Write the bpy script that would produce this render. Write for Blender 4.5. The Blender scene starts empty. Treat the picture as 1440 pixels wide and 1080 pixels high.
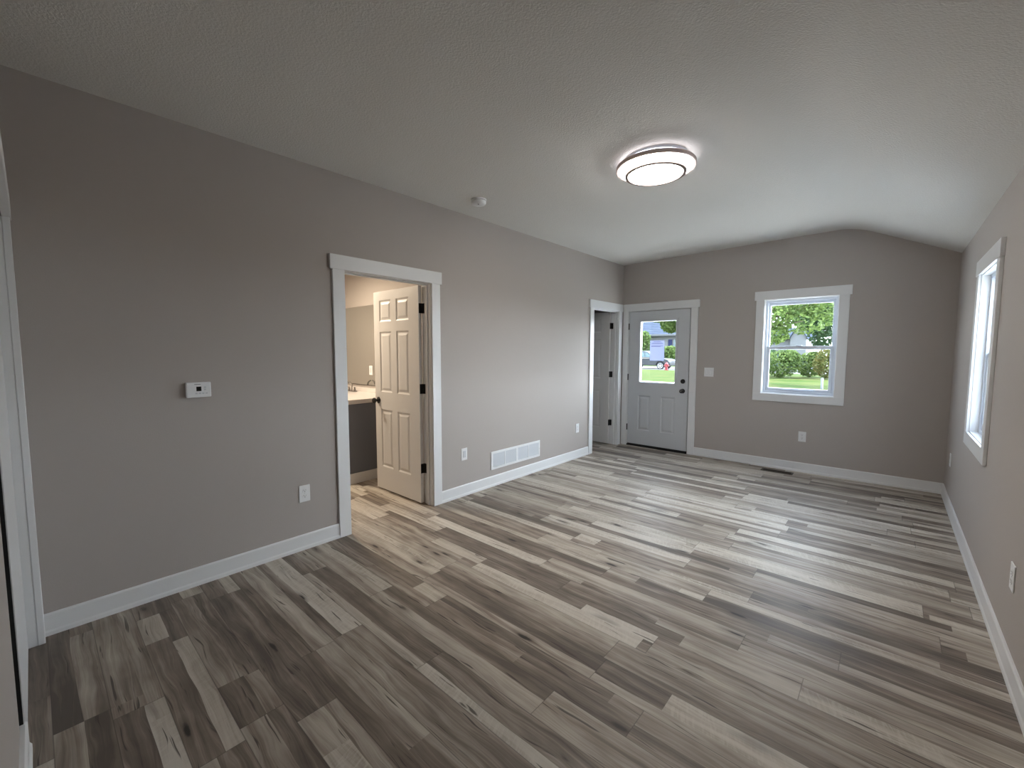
import bpy, math, random
from mathutils import Vector, Matrix
from mathutils.noise import noise as mnoise

random.seed(7)
S = bpy.context.scene
COL = S.collection

# ------------------------------------------------------------------ camera
CAM = dict(f=600.04, yaw=0.7264, pitch=0.0759, roll=0.0019, loc=(3.1259, -0.1077, 1.4372))
cd = bpy.data.cameras.new('camera')
cam = bpy.data.objects.new('camera', cd)
COL.objects.link(cam)
cd.sensor_width = 36.0
cd.sensor_fit = 'HORIZONTAL'
cd.lens = CAM['f'] / 1440 * 36.0
cd.clip_start = 0.01
cd.clip_end = 500
_sy, _cy = math.sin(CAM['yaw']), math.cos(CAM['yaw'])
_f = Vector((-_sy * math.cos(CAM['pitch']), _cy * math.cos(CAM['pitch']), -math.sin(CAM['pitch'])))
_r0 = Vector((_cy, _sy, 0))
_u0 = _r0.cross(_f)
_cr, _sr = math.cos(CAM['roll']), math.sin(CAM['roll'])
_r = _r0 * _cr + _u0 * _sr
_u = _u0 * _cr - _r0 * _sr
m = Matrix.Identity(4)
for i in range(3):
    m[i][0], m[i][1], m[i][2], m[i][3] = _r[i], _u[i], -_f[i], CAM['loc'][i]
cam.matrix_world = m
S.camera = cam

# ------------------------------------------------------------------ light and exposure
SKY = 9.6            # overcast-bright sky
SUN = 17.5
GLOW = 26.0          # extra bright sky patch on the right hand side, added to light the left wall
LAMP = 48.0          # ceiling fixture diffuser
BATH = 46.0          # bathroom light, watts
S.view_settings.view_transform = 'Standard'
S.view_settings.look = 'None'
S.view_settings.gamma = 1
S.view_settings.exposure = 0.0
S.view_settings.use_curve_mapping = False
S.cycles.use_denoising = True
S.cycles.max_bounces = 14
S.cycles.diffuse_bounces = 8
S.cycles.glossy_bounces = 4
S.cycles.transparent_max_bounces = 16
S.cycles.sample_clamp_indirect = 6.0
S.cycles.caustics_reflective = False
S.cycles.caustics_refractive = False

w = bpy.data.worlds.new('sky')
S.world = w
w.use_nodes = True
nt = w.node_tree
nt.nodes.clear()
tc = nt.nodes.new('ShaderNodeTexCoord')
sp = nt.nodes.new('ShaderNodeSeparateXYZ')
rp = nt.nodes.new('ShaderNodeValToRGB')
bg = nt.nodes.new('ShaderNodeBackground')
ow = nt.nodes.new('ShaderNodeOutputWorld')
rp.color_ramp.elements[0].position = 0.0
rp.color_ramp.elements[0].color = (0.86, 0.93, 1.0, 1)
rp.color_ramp.elements[1].position = 0.9
rp.color_ramp.elements[1].color = (0.58, 0.75, 1.0, 1)
nt.links.new(tc.outputs['Generated'], sp.inputs[0])
nt.links.new(sp.outputs['Z'], rp.inputs[0])
nt.links.new(rp.outputs[0], bg.inputs[0])
bg.inputs[1].default_value = SKY
# added bright sky patch towards +x, aimed in through the right window
dt = nt.nodes.new('ShaderNodeVectorMath'); dt.operation = 'DOT_PRODUCT'
nm = nt.nodes.new('ShaderNodeVectorMath'); nm.operation = 'NORMALIZE'
nt.links.new(tc.outputs['Generated'], nm.inputs[0])
nt.links.new(nm.outputs[0], dt.inputs[0])
dt.inputs[1].default_value = Vector((0.78, 0.55, 0.20)).normalized()
gm = nt.nodes.new('ShaderNodeMapRange'); gm.interpolation_type = 'SMOOTHSTEP'
nt.links.new(dt.outputs['Value'], gm.inputs[0])
gm.inputs[1].default_value = 0.40
gm.inputs[2].default_value = 1.0
gm.inputs[3].default_value = 0.0
gm.inputs[4].default_value = GLOW
b2 = nt.nodes.new('ShaderNodeBackground')
b2.inputs[0].default_value = (0.86, 0.94, 1.0, 1)
nt.links.new(gm.outputs[0], b2.inputs[1])
ad = nt.nodes.new('ShaderNodeAddShader')
nt.links.new(bg.outputs[0], ad.inputs[0])
nt.links.new(b2.outputs[0], ad.inputs[1])
nt.links.new(ad.outputs[0], ow.inputs[0])

sd = bpy.data.lights.new('sun', 'SUN')
so = bpy.data.objects.new('sun', sd)
COL.objects.link(so)
sd.energy = SUN
sd.angle = math.radians(6)
sd.color = (1.0, 0.95, 0.86)
so.rotation_euler = Vector((0.62, -0.02, -1.0)).to_track_quat('-Z', 'Y').to_euler()

bl = bpy.data.lights.new('bathroom_light', 'AREA')
bo = bpy.data.objects.new('bathroom_light', bl)
COL.objects.link(bo)
bl.shape = 'DISK'
bl.size = 0.3
bl.energy = BATH
bl.color = (1.0, 0.83, 0.62)
bo.location = (-1.62, 1.78, 2.42)

# ------------------------------------------------------------------ helpers
def lin(r, g, b):
    def c(v):
        v /= 255.0
        return v / 12.92 if v <= 0.04045 else ((v + 0.055) / 1.055) ** 2.4
    return (c(r), c(g), c(b))

class MB:
    """collects shapes; build() links them as one mesh object"""
    def __init__(s):
        s.v = []
        s.f = []
        s.sm = []
    def add(s, vs, fs, smooth=False):
        b = len(s.v)
        s.v += [tuple(q) for q in vs]
        s.f += [tuple(b + i for i in f) for f in fs]
        s.sm += [smooth] * len(fs)
        return s
    def box(s, x0, x1, y0, y1, z0, z1):
        x0, x1 = min(x0, x1), max(x0, x1)
        y0, y1 = min(y0, y1), max(y0, y1)
        z0, z1 = min(z0, z1), max(z0, z1)
        v = [(x0, y0, z0), (x1, y0, z0), (x1, y1, z0), (x0, y1, z0), (x0, y0, z1), (x1, y0, z1), (x1, y1, z1), (x0, y1, z1)]
        return s.add(v, [(0, 3, 2, 1), (4, 5, 6, 7), (0, 1, 5, 4), (1, 2, 6, 5), (2, 3, 7, 6), (3, 0, 4, 7)])
    def lathe(s, prof, c=(0, 0, 0), axis='z', n=32):
        """prof: list of (radius, height); closed with caps"""
        vs, fs = [], []
        for r, h in prof:
            for k in range(n):
                a = 2 * math.pi * k / n
                p, q = r * math.cos(a), r * math.sin(a)
                if axis == 'z': vs.append((c[0] + p, c[1] + q, c[2] + h))
                elif axis == 'y': vs.append((c[0] + p, c[1] + h, c[2] - q))
                else: vs.append((c[0] + h, c[1] + p, c[2] + q))
        for i in range(len(prof) - 1):
            for k in range(n):
                k2 = (k + 1) % n
                fs.append((i * n + k, i * n + k2, (i + 1) * n + k2, (i + 1) * n + k))
        fs.append(tuple(reversed(range(n))))
        fs.append(tuple((len(prof) - 1) * n + k for k in range(n)))
        return s.add(vs, fs, True)
    def tube(s, pts, r, n=12):
        pts = [Vector(q) for q in pts]
        rs = r if isinstance(r, (list, tuple)) else [r] * len(pts)
        vs, fs = [], []
        for i, q in enumerate(pts):
            d = (pts[min(i + 1, len(pts) - 1)] - pts[max(i - 1, 0)]).normalized()
            a = d.orthogonal().normalized() if i == 0 else (pa - d * pa.dot(d)).normalized()
            pa = a
            b = d.cross(a)
            for k in range(n):
                t = 2 * math.pi * k / n
                vs.append(q + (a * math.cos(t) + b * math.sin(t)) * rs[i])
        for i in range(len(pts) - 1):
            for k in range(n):
                k2 = (k + 1) % n
                fs.append((i * n + k, i * n + k2, (i + 1) * n + k2, (i + 1) * n + k))
        fs.append(tuple(reversed(range(n))))
        fs.append(tuple((len(pts) - 1) * n + k for k in range(n)))
        return s.add(vs, fs, True)
    def prism(s, poly, d0, d1, axis='y'):
        """polygon in the plane across `axis`, extruded d0..d1"""
        n = len(poly)
        def P(a, b, d):
            return (a, d, b) if axis == 'y' else ((d, a, b) if axis == 'x' else (a, b, d))
        vs = [P(a, b, d0) for a, b in poly] + [P(a, b, d1) for a, b in poly]
        fs = [tuple(range(n)), tuple(reversed(range(n, 2 * n)))]
        for i in range(n):
            j = (i + 1) % n
            fs.append((i, i + n, j + n, j))
        return s.add(vs, fs)
    def xf(s, fn):
        s.v = [tuple(fn(*q)) for q in s.v]
        return s
    def build(s, name, mat, parent=None, bevel=0.0, seg=2):
        me = bpy.data.meshes.new(name)
        off = Vector((0, 0, 0))
        q = parent
        while q is not None:
            off += q.location
            q = q.parent
        me.from_pydata([tuple(Vector(x) - off) for x in s.v], [], s.f)
        me.validate()
        for pl, sm in zip(me.polygons, s.sm):
            pl.use_smooth = sm
        import bmesh
        bm = bmesh.new()
        bm.from_mesh(me)
        bmesh.ops.recalc_face_normals(bm, faces=bm.faces)
        bm.to_mesh(me)
        bm.free()
        if any(s.sm):
            me.set_sharp_from_angle(angle=math.radians(42))
        o = bpy.data.objects.new(name, me)
        COL.objects.link(o)
        me.materials.append(mat)
        if parent is not None:
            o.parent = parent
        if bevel:
            md = o.modifiers.new('bevel', 'BEVEL')
            md.width = bevel
            md.segments = seg
            md.limit_method = 'ANGLE'
        return o

def grid_solid(u, v, d0, d1, holes, axis):
    """box u0..u1 x v0..v1 with rectangular through-holes, thickness d0..d1 along axis (u horizontal, v = z)"""
    us = sorted(set([u[0], u[1]] + [h[0] for h in holes] + [h[1] for h in holes]))
    vs = sorted(set([v[0], v[1]] + [h[2] for h in holes] + [h[3] for h in holes]))
    us = [a for a in us if u[0] <= a <= u[1]]
    vs = [a for a in vs if v[0] <= a <= v[1]]
    def full(i, j):
        if i < 0 or j < 0 or i >= len(us) - 1 or j >= len(vs) - 1: return False
        cu, cv = (us[i] + us[i + 1]) / 2, (vs[j] + vs[j + 1]) / 2
        return not any(h[0] < cu < h[1] and h[2] < cv < h[3] for h in holes)
    idx, V, F = {}, [], []
    def P(i, j, d):
        k = (i, j, d)
        if k not in idx:
            idx[k] = len(V)
            V.append({'x': (d, us[i], vs[j]), 'y': (us[i], d, vs[j]), 'z': (us[i], vs[j], d)}[axis])
        return idx[k]
    for i in range(len(us) - 1):
        for j in range(len(vs) - 1):
            if not full(i, j): continue
            F.append((P(i, j, d0), P(i + 1, j, d0), P(i + 1, j + 1, d0), P(i, j + 1, d0)))
            F.append((P(i, j, d1), P(i, j + 1, d1), P(i + 1, j + 1, d1), P(i + 1, j, d1)))
            if not full(i - 1, j): F.append((P(i, j, d0), P(i, j + 1, d0), P(i, j + 1, d1), P(i, j, d1)))
            if not full(i + 1, j): F.append((P(i + 1, j, d0), P(i + 1, j, d1), P(i + 1, j + 1, d1), P(i + 1, j + 1, d0)))
            if not full(i, j - 1): F.append((P(i, j, d0), P(i, j, d1), P(i + 1, j, d1), P(i + 1, j, d0)))
            if not full(i, j + 1): F.append((P(i, j + 1, d0), P(i + 1, j + 1, d0), P(i + 1, j + 1, d1), P(i, j + 1, d1)))
    return MB().add(V, F)

def tag(o, label=None, cat=None, group=None, kind=None):
    if label: o['label'] = label
    if cat: o['category'] = cat
    if group: o['group'] = group
    if kind: o['kind'] = kind
    return o

def thing(name, loc, label, cat, group=None, kind=None, rz=0.0):
    o = bpy.data.objects.new(name, None)
    COL.objects.link(o)
    o.empty_display_size = 0.1
    o.location = loc
    o.rotation_euler = (0, 0, rz)
    return tag(o, label, cat, group, kind)

def dup(root, loc, rz, label, group=None):
    r = root.copy()
    COL.objects.link(r)
    r.location = loc
    r.rotation_euler = (0, 0, rz)
    r['label'] = label
    if group: r['group'] = group
    for ch in list(root.children):
        c = ch.copy()
        COL.objects.link(c)
        c.parent = r
        for g in list(ch.children):
            d = g.copy()
            COL.objects.link(d)
            d.parent = c
    return r

# ------------------------------------------------------------------ materials
def mat(name, col, rough=0.5, metal=0.0, bump=None, spec=0.5, emit=None, var=None):
    """principled; bump=(scale,strength,distance), var=(scale,amount) mottles the colour slightly"""
    mt = bpy.data.materials.new(name)
    mt.use_nodes = True
    t = mt.node_tree
    b = t.nodes['Principled BSDF']
    b.inputs['Base Color'].default_value = (*col, 1)
    b.inputs['Roughness'].default_value = rough
    b.inputs['Metallic'].default_value = metal
    b.inputs['Specular IOR Level'].default_value = spec
    if emit:
        b.inputs['Emission Color'].default_value = (*emit[0], 1)
        b.inputs['Emission Strength'].default_value = emit[1]
    if bump or var:
        g = t.nodes.new('ShaderNodeNewGeometry')
    if var:
        n = t.nodes.new('ShaderNodeTexNoise')
        n.inputs['Scale'].default_value = var[0]
        n.inputs['Detail'].default_value = 3
        t.links.new(g.outputs['Position'], n.inputs['Vector'])
        mx = t.nodes.new('ShaderNodeMix')
        mx.data_type = 'RGBA'
        mx.inputs['A'].default_value = (*[c * (1 - var[1]) for c in col], 1)
        mx.inputs['B'].default_value = (*[min(1, c * (1 + var[1])) for c in col], 1)
        t.links.new(n.outputs['Fac'], mx.inputs['Factor'])
        t.links.new(mx.outputs['Result'], b.inputs['Base Color'])
    if bump:
        n2 = t.nodes.new('ShaderNodeTexNoise')
        n2.inputs['Scale'].default_value = bump[0]
        n2.inputs['Detail'].default_value = 2
        t.links.new(g.outputs['Position'], n2.inputs['Vector'])
        bp = t.nodes.new('ShaderNodeBump')
        bp.inputs['Strength'].default_value = bump[1]
        bp.inputs['Distance'].default_value = bump[2]
        t.links.new(n2.outputs['Fac'], bp.inputs['Height'])
        t.links.new(bp.outputs['Normal'], b.inputs['Normal'])
    return mt

M = {}
M['wall'] = mat('wall_paint', (0.44, 0.403, 0.378), 0.75, bump=(140, 0.25, 0.002), spec=0.25)
M['ceiling'] = mat('ceiling_paint', (0.72, 0.71, 0.685), 0.9, bump=(95, 0.6, 0.005), spec=0.15)
M['trim'] = mat('white_trim_paint', (0.78, 0.79, 0.80), 0.38, var=(3, 0.015))
M['door'] = mat('white_door_paint', (0.74, 0.73, 0.72), 0.42, var=(3, 0.015))
M['greydoor'] = mat('grey_door_paint', (0.60, 0.62, 0.65), 0.42, var=(3, 0.02))
M['black'] = mat('black_hardware', (0.010, 0.009, 0.009), 0.4)
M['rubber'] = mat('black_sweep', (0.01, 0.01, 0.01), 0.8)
M['plastic'] = mat('white_plastic', (0.83, 0.84, 0.85), 0.35)
M['slot'] = mat('dark_slot', (0.03, 0.03, 0.03), 0.6)
M['lcd'] = mat('dark_display', (0.008, 0.01, 0.01), 0.2)
M['grey_print'] = mat('grey_print', (0.25, 0.26, 0.28), 0.6)
M['vinyl'] = mat('white_vinyl', (0.68, 0.73, 0.81), 0.3)
M['louvre'] = mat('painted_louvre', (0.60, 0.62, 0.65), 0.45)
M['chrome'] = mat('chrome', (0.42, 0.41, 0.40), 0.12, 1.0)
M['bronze'] = mat('lamp_ring_metal', (0.62, 0.50, 0.47), 0.4, 0.25)
M['register'] = mat('brown_register_metal', lin(70, 62, 54), 0.5, 0.4)
M['counter'] = mat('cultured_marble', (0.76, 0.72, 0.70), 0.25, var=(9, 0.04))
M['vanity'] = mat('grey_vanity_paint', (0.17, 0.185, 0.225), 0.55)
M['mirror'] = mat('mirror_glass', (0.80, 0.82, 0.80), 0.02, 1.0)
M['mirror_edge'] = mat('mirror_edge', (0.03, 0.03, 0.03), 0.3)
M['print'] = mat('notice_print', lin(80, 82, 105), 0.8)

def glow(name, col, strength):
    mt = bpy.data.materials.new(name)
    mt.use_nodes = True
    t = mt.node_tree
    b = t.nodes['Principled BSDF']
    b.inputs['Base Color'].default_value = (0.8, 0.8, 0.8, 1)
    b.inputs['Emission Color'].default_value = (*col, 1)
    b.inputs['Emission Strength'].default_value = strength
    return mt
M['diffuser'] = glow('lit_diffuser', (1.0, 0.95, 0.895), LAMP)
M['halo'] = glow('lit_back_band', (0.92, 0.95, 1.0), 7.0)
M['dark_ring'] = mat('dark_ring', (0.30, 0.25, 0.235), 0.9, spec=0.0)

def glass_mat(name, tint=(1, 1, 1)):
    mt = bpy.data.materials.new(name)
    mt.use_nodes = True
    t = mt.node_tree
    t.nodes.clear()
    o = t.nodes.new('ShaderNodeOutputMaterial')
    tr = t.nodes.new('ShaderNodeBsdfTransparent')
    tr.inputs[0].default_value = (*tint, 1)
    gl = t.nodes.new('ShaderNodeBsdfGlossy')
    gl.inputs['Roughness'].default_value = 0.0
    lw = t.nodes.new('ShaderNodeLayerWeight')
    lw.inputs['Blend'].default_value = 0.5
    pw = t.nodes.new('ShaderNodeMath')
    pw.operation = 'POWER'
    pw.inputs[1].default_value = 5.0
    t.links.new(lw.outputs['Facing'], pw.inputs[0])
    fr = t.nodes.new('ShaderNodeMath')
    fr.operation = 'MULTIPLY_ADD'
    fr.inputs[1].default_value = 0.55
    fr.inputs[2].default_value = 0.03
    t.links.new(pw.outputs[0], fr.inputs[0])
    mx = t.nodes.new('ShaderNodeMixShader')
    t.links.new(fr.outputs[0], mx.inputs[0])
    t.links.new(tr.outputs[0], mx.inputs[1])
    t.links.new(gl.outputs[0], mx.inputs[2])
    t.links.new(mx.outputs[0], o.inputs[0])
    return mt
M['glass'] = glass_mat('window_glass', (0.97, 0.99, 1.0))

# --- laminate floor: rows of planks along x, each printed with two or three strips
def floor_mat():
    mt = bpy.data.materials.new('laminate_planks')
    mt.use_nodes = True
    t = mt.node_tree
    L = t.links
    bs = t.nodes['Principled BSDF']
    def val(x, sock):
        if isinstance(x, (int, float)): sock.default_value = x
        else: L.new(x, sock)
    def mth(op, a, b=None, c=None, clamp=False):
        n = t.nodes.new('ShaderNodeMath')
        n.operation = op
        n.use_clamp = clamp
        val(a, n.inputs[0])
        if b is not None: val(b, n.inputs[1])
        if c is not None: val(c, n.inputs[2])
        return n.outputs[0]
    def vec(x, y, z=0.0):
        n = t.nodes.new('ShaderNodeCombineXYZ')
        val(x, n.inputs[0]); val(y, n.inputs[1]); val(z, n.inputs[2])
        return n.outputs[0]
    def wn(v):
        n = t.nodes.new('ShaderNodeTexWhiteNoise')
        n.noise_dimensions = '3D'
        L.new(v, n.inputs['Vector'])
        return n.outputs['Value']
    def noi(v, scale, detail=4, rough=0.55, dist=0.0):
        n = t.nodes.new('ShaderNodeTexNoise')
        n.inputs['Scale'].default_value = scale
        n.inputs['Detail'].default_value = detail
        n.inputs['Roughness'].default_value = rough
        n.inputs['Distortion'].default_value = dist
        L.new(v, n.inputs['Vector'])
        return n.outputs['Fac']
    def rmp(x, a, b, c=0.0, d=1.0):
        n = t.nodes.new('ShaderNodeMapRange')
        n.interpolation_type = 'SMOOTHSTEP'
        val(x, n.inputs[0])
        n.inputs[1].default_value = a; n.inputs[2].default_value = b
        n.inputs[3].default_value = c; n.inputs[4].default_value = d
        return n.outputs[0]
    def mix(f, a, b):
        n = t.nodes.new('ShaderNodeMix')
        n.data_type = 'RGBA'
        val(f, n.inputs['Factor'])
        for q, s in ((a, n.inputs['A']), (b, n.inputs['B'])):
            if isinstance(q, tuple): s.default_value = (*q, 1)
            else: L.new(q, s)
        return n.outputs['Result']
    geo = t.nodes.new('ShaderNodeNewGeometry')
    sep = t.nodes.new('ShaderNodeSeparateXYZ')
    L.new(geo.outputs['Position'], sep.inputs[0])
    X, Y = sep.outputs['X'], sep.outputs['Y']
    W, LEN = 0.158, 1.22
    fy = mth('ADD', mth('DIVIDE', Y, W), 50.83)
    row = mth('FLOOR', fy)
    fr = mth('FRACT', fy)
    off = mth('MULTIPLY', wn(vec(row, 3.1, 1.7)), LEN)
    fx = mth('DIVIDE', mth('ADD', mth('ADD', X, 20.0), off), LEN)
    colm = mth('FLOOR', fx)
    pid = vec(row, colm, 0.5)
    pr = wn(pid)
    # strip split inside a plank (wanders a little along the length)
    wob = mth('MULTIPLY', mth('SUBTRACT', noi(vec(mth('MULTIPLY', X, 1.6), row, colm), 1.0, 2), 0.5), 0.22)
    s1 = mth('ADD', mth('MULTIPLY_ADD', wn(vec(row, colm, 9.5)), 0.36, 0.30), wob)
    sub = mth('GREATER_THAN', fr, s1)
    # each strip has its own butt joints
    off2 = mth('MULTIPLY', wn(vec(row, mth('ADD', sub, 11.0), 4.4)), 1.31)
    c2 = mth('FLOOR', mth('DIVIDE', mth('ADD', mth('ADD', X, 20.0), off2), 1.31))
    use2 = mth('GREATER_THAN', wn(vec(row, colm, 21.0)), 0.6)
    sid = vec(mth('ADD', mth('MULTIPLY', row, 2.0), sub), mth('ADD', colm, mth('MULTIPLY', mth('MULTIPLY', c2, use2), 3.0)), 2.5)
    sv = wn(sid)
    sv2 = wn(vec(sv, pr, 6.0))
    # grain coordinates shifted per strip
    gx = mth('ADD', X, mth('MULTIPLY', sv, 37.0))
    gy = mth('ADD', Y, mth('MULTIPLY', sv2, 11.0))
    warp = mth('MULTIPLY', mth('SUBTRACT', noi(vec(mth('MULTIPLY', gx, 2.2), mth('MULTIPLY', gy, 9.0), 0.0), 1.0, 2), 0.5), 0.075)
    gyw = mth('ADD', gy, warp)
    band = noi(vec(mth('MULTIPLY', gx, 0.9), mth('MULTIPLY', gyw, 26.0), 0.0), 1.0, 3, 0.5)
    fine = noi(vec(mth('MULTIPLY', gx, 3.0), mth('MULTIPLY', gyw, 150.0), 0.0), 1.0, 4, 0.6)
    blot = noi(vec(mth('MULTIPLY', gx, 2.6), mth('MULTIPLY', gy, 7.0), 3.0), 1.0, 3, 0.6)
    tone = mth('ADD', mth('MULTIPLY', mth('SUBTRACT', sv, 0.5), 0.80),
               mth('ADD', mth('MULTIPLY', mth('SUBTRACT', band, 0.5), 1.15),
                   mth('ADD', mth('MULTIPLY', mth('SUBTRACT', fine, 0.5), 0.62),
                       mth('MULTIPLY', mth('SUBTRACT', blot, 0.5), 0.75))))
    tone = mth('ADD', tone, 0.50)
    cr = t.nodes.new('ShaderNodeValToRGB')
    E = cr.color_ramp.elements
    E[0].position = 0.0; E[0].color = (0.098, 0.079, 0.066, 1)
    E[1].position = 1.0; E[1].color = (0.58, 0.54, 0.48, 1)
    for ps, c in ((0.25, (0.188, 0.154, 0.127)), (0.48, (0.318, 0.274, 0.230)), (0.72, (0.455, 0.410, 0.352))):
        e = E.new(ps); e.color = (*c, 1)
    L.new(tone, cr.inputs[0])
    base = cr.outputs[0]
    # cool / warm shift per strip
    base = mix(mth('MULTIPLY', sv2, 0.30), base, mix(0.5, base, (0.28, 0.22, 0.165)))
    # curly cross figure on pale strips
    curl = noi(vec(mth('MULTIPLY', mth('ADD', gx, mth('MULTIPLY', gy, 0.35)), 70.0), mth('MULTIPLY', gy, 14.0), 8.0), 1.0, 2, 0.5, 0.6)
    cf = mth('MULTIPLY', mth('MULTIPLY', rmp(sv, 0.62, 0.85), rmp(curl, 0.44, 0.68)), 0.42)
    base = mix(cf, base, (0.60, 0.56, 0.50))
    # knots and cracks
    vo = t.nodes.new('ShaderNodeTexVoronoi')
    vo.feature = 'F1'
    vo.inputs['Scale'].default_value = 1.0
    L.new(vec(mth('MULTIPLY', mth('ADD', gx, mth('MULTIPLY', warp, 1.5)), 2.7), mth('MULTIPLY', mth('ADD', gyw, 0.0), 10.0), 0.0), vo.inputs['Vector'])
    vs = t.nodes.new('ShaderNodeSeparateColor')
    L.new(vo.outputs['Color'], vs.inputs[0])
    sel = mth('GREATER_THAN', vs.outputs[0], 0.50)
    edge = mth('ADD', vo.outputs['Distance'], mth('MULTIPLY', mth('SUBTRACT', noi(vec(mth('MULTIPLY', gx, 22.0), mth('MULTIPLY', gy, 60.0), 1.0), 1.0, 3), 0.5), 0.10))
    halo = mth('MULTIPLY', mth('MULTIPLY', rmp(edge, 0.07, 0.36, 1.0, 0.0), sel), 0.60)
    base = mix(halo, base, (0.105, 0.080, 0.064))
    core = mth('MULTIPLY', rmp(edge, 0.06, 0.15, 1.0, 0.0), sel)
    base = mix(mth('MULTIPLY', core, 0.95), base, (0.022, 0.018, 0.016))
    crack = noi(vec(mth('MULTIPLY', gx, 3.2), mth('MULTIPLY', gyw, 70.0), 5.0), 1.0, 2, 0.5, 0.4)
    base = mix(mth('MULTIPLY', rmp(crack, 0.64, 0.70), 0.85), base, (0.06, 0.047, 0.04))
    # seams
    ey = mth('MINIMUM', fr, mth('SUBTRACT', 1.0, fr))
    fxx = mth('FRACT', fx)
    ex = mth('MULTIPLY', mth('MINIMUM', fxx, mth('SUBTRACT', 1.0, fxx)), LEN / W)
    seam = rmp(mth('MINIMUM', ey, ex), 0.004, 0.016, 1.0, 0.0)
    base = mix(mth('MULTIPLY', seam, 0.55), base, (0.05, 0.04, 0.035))
    L.new(base, bs.inputs['Base Color'])
    L.new(rmp(fine, 0.3, 0.7, 0.40, 0.50), bs.inputs['Roughness'])
    bs.inputs['Specular IOR Level'].default_value = 0.32
    bp = t.nodes.new('ShaderNodeBump')
    bp.inputs['Strength'].default_value = 0.25
    bp.inputs['Distance'].default_value = 0.0015
    L.new(mth('SUBTRACT', fine, mth('MULTIPLY', seam, 0.8)), bp.inputs['Height'])
    L.new(bp.outputs['Normal'], bs.inputs['Normal'])
    return mt
M['floor'] = floor_mat()

# ------------------------------------------------------------------ dimensions
L_ = 5.9725      # far wall
W_ = 3.5849      # right wall
ZL, ZR, RX, RZ = 2.7446, 2.4047, 2.7487, 2.785
YN = -0.206      # near wall
H = 2.045        # door head
CW = 0.093       # casing width
HD = 0.107       # head casing height
OV = 0.019
CT = 0.018
A0, A1 = 1.494, 2.3092
B0, B1 = 5.1039, 5.8359
D0, D1 = 0.1048, 1.0311
WL = 0.115       # left wall thickness
WF = 0.15
BBH, BBT = 0.113, 0.016

# window openings (inside edge of casing)
W1 = (1.917, 2.652, 0.924, 2.077)            # far wall: x0 x1 z0 z1
W2 = (3.773, 4.505, 0.8465, 1.997)           # right wall: y0 y1 z0 z1

# ------------------------------------------------------------------ shell
def struct(o, label, cat):
    return tag(o, label, cat, kind='structure')

struct(MB().box(-2.9, W_, -4.1, L_, -0.12, 0).build('floor', M['floor']),
       'grey brown laminate plank floor running through the doorways', 'floor')

# ceiling: flat part, rounded crease, short slope
prof = [(0.0, ZL)]
t1, t2 = RX - 0.16, RX + 0.16
z1 = ZL + (RZ + 0.018 - ZL) * t1 / RX
s2 = (ZR - (RZ + 0.018)) / (W_ - RX)
z2 = RZ + 0.018 + s2 * 0.16
for k in range(13):
    q = k / 12
    a = Vector((t1, z1)); b = Vector((RX, RZ + 0.018)); c = Vector((t2, z2))
    pt = a * (1 - q) ** 2 + b * 2 * q * (1 - q) + c * q * q
    prof.append((pt.x, pt.y))
prof.append((W_, ZR))
top = [(W_ + 0.10, ZR - 0.04), (W_ + 0.10, 3.0), (-0.06, 3.0), (-0.06, ZL)]
cm = MB()
ya, yb = YN - 0.05, L_ + 0.05
n = len(prof)
cm.add([(x, ya, z) for x, z in prof] + [(x, yb, z) for x, z in prof],
       [(i, i + 1, i + 1 + n, i + n) for i in range(n - 1)], True)
cm.add([(-0.06, ya, ZL), (0, ya, ZL), (0, yb, ZL), (-0.06, yb, ZL)], [(0, 1, 2, 3)])
cm.add([(W_, ya, ZR), (W_ + 0.1, ya, ZR), (W_ + 0.1, yb, ZR), (W_, yb, ZR)], [(0, 1, 2, 3)])
cm.box(-0.06, W_ + 0.1, ya, yb, 2.9, 3.0)
struct(cm.build('ceiling', M['ceiling']), 'textured pale ceiling with a soft crease above the right side', 'ceiling')

struct(grid_solid((-0.40, L_), (0, 2.95), -WL, 0.0,
                  [(A0 - 0.016, A1 + 0.016, -1, H + 0.016), (B0 - 0.016, B1 + 0.016, -1, H + 0.016)], 'x').build('wall_left', M['wall']),
       'long taupe wall on the left with two doorways', 'wall')
struct(grid_solid((-2.9, W_ + 0.15), (-0.2, 3.0), L_, L_ + WF,
                  [(D0 - 0.016, D1 + 0.016, 0.0, H + 0.016), (W1[0] - 0.012, W1[1] + 0.012, W1[2] - 0.012, W1[3] + 0.012)], 'y').build('wall_far', M['wall']),
       'taupe end wall with the glazed door and a window', 'wall')
struct(grid_solid((-0.40, L_), (-0.2, 3.0), W_, W_ + 0.15,
                  [(q[0] - 0.012, q[1] + 0.012, q[2] - 0.012, q[3] + 0.012) for q in (W2,)], 'x').build('wall_right', M['wall']),
       'taupe wall on the right with the window seen edge on', 'wall')
wn_ = MB().box(0.925, 1.95, YN - 0.14, YN, 0, 3.0)
wn_.box(0.0, 0.925, YN - 0.14, YN, H + 0.02, 3.0)
wn_.box(1.95, W_, YN - 0.14, YN, 2.30, 3.0)
wn_.box(0.0, 0.05, YN - 0.14, YN - 0.02, 0, H + 0.02)
struct(wn_.build('wall_near', M['wall']), 'taupe wall along the left edge of the photo', 'wall')
nx = MB().box(0.0, W_ + 0.15, -4.2, -4.05, 0, 2.6)
nx.box(-0.12, 0.0, -4.2, -0.40, 0, 2.6)
nx.box(W_, W_ + 0.15, -4.05, -0.40, -0.1, 2.6)
struct(nx.build('wall_next_room', M['wall']), 'walls of the unlit room behind the camera', 'wall')
struct(MB().box(-0.12, W_ + 0.15, -4.2, YN - 0.051, 2.45, 2.6).build('ceiling_next_room', M['ceiling']), 'ceiling of the unlit room behind the camera', 'ceiling')

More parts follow.
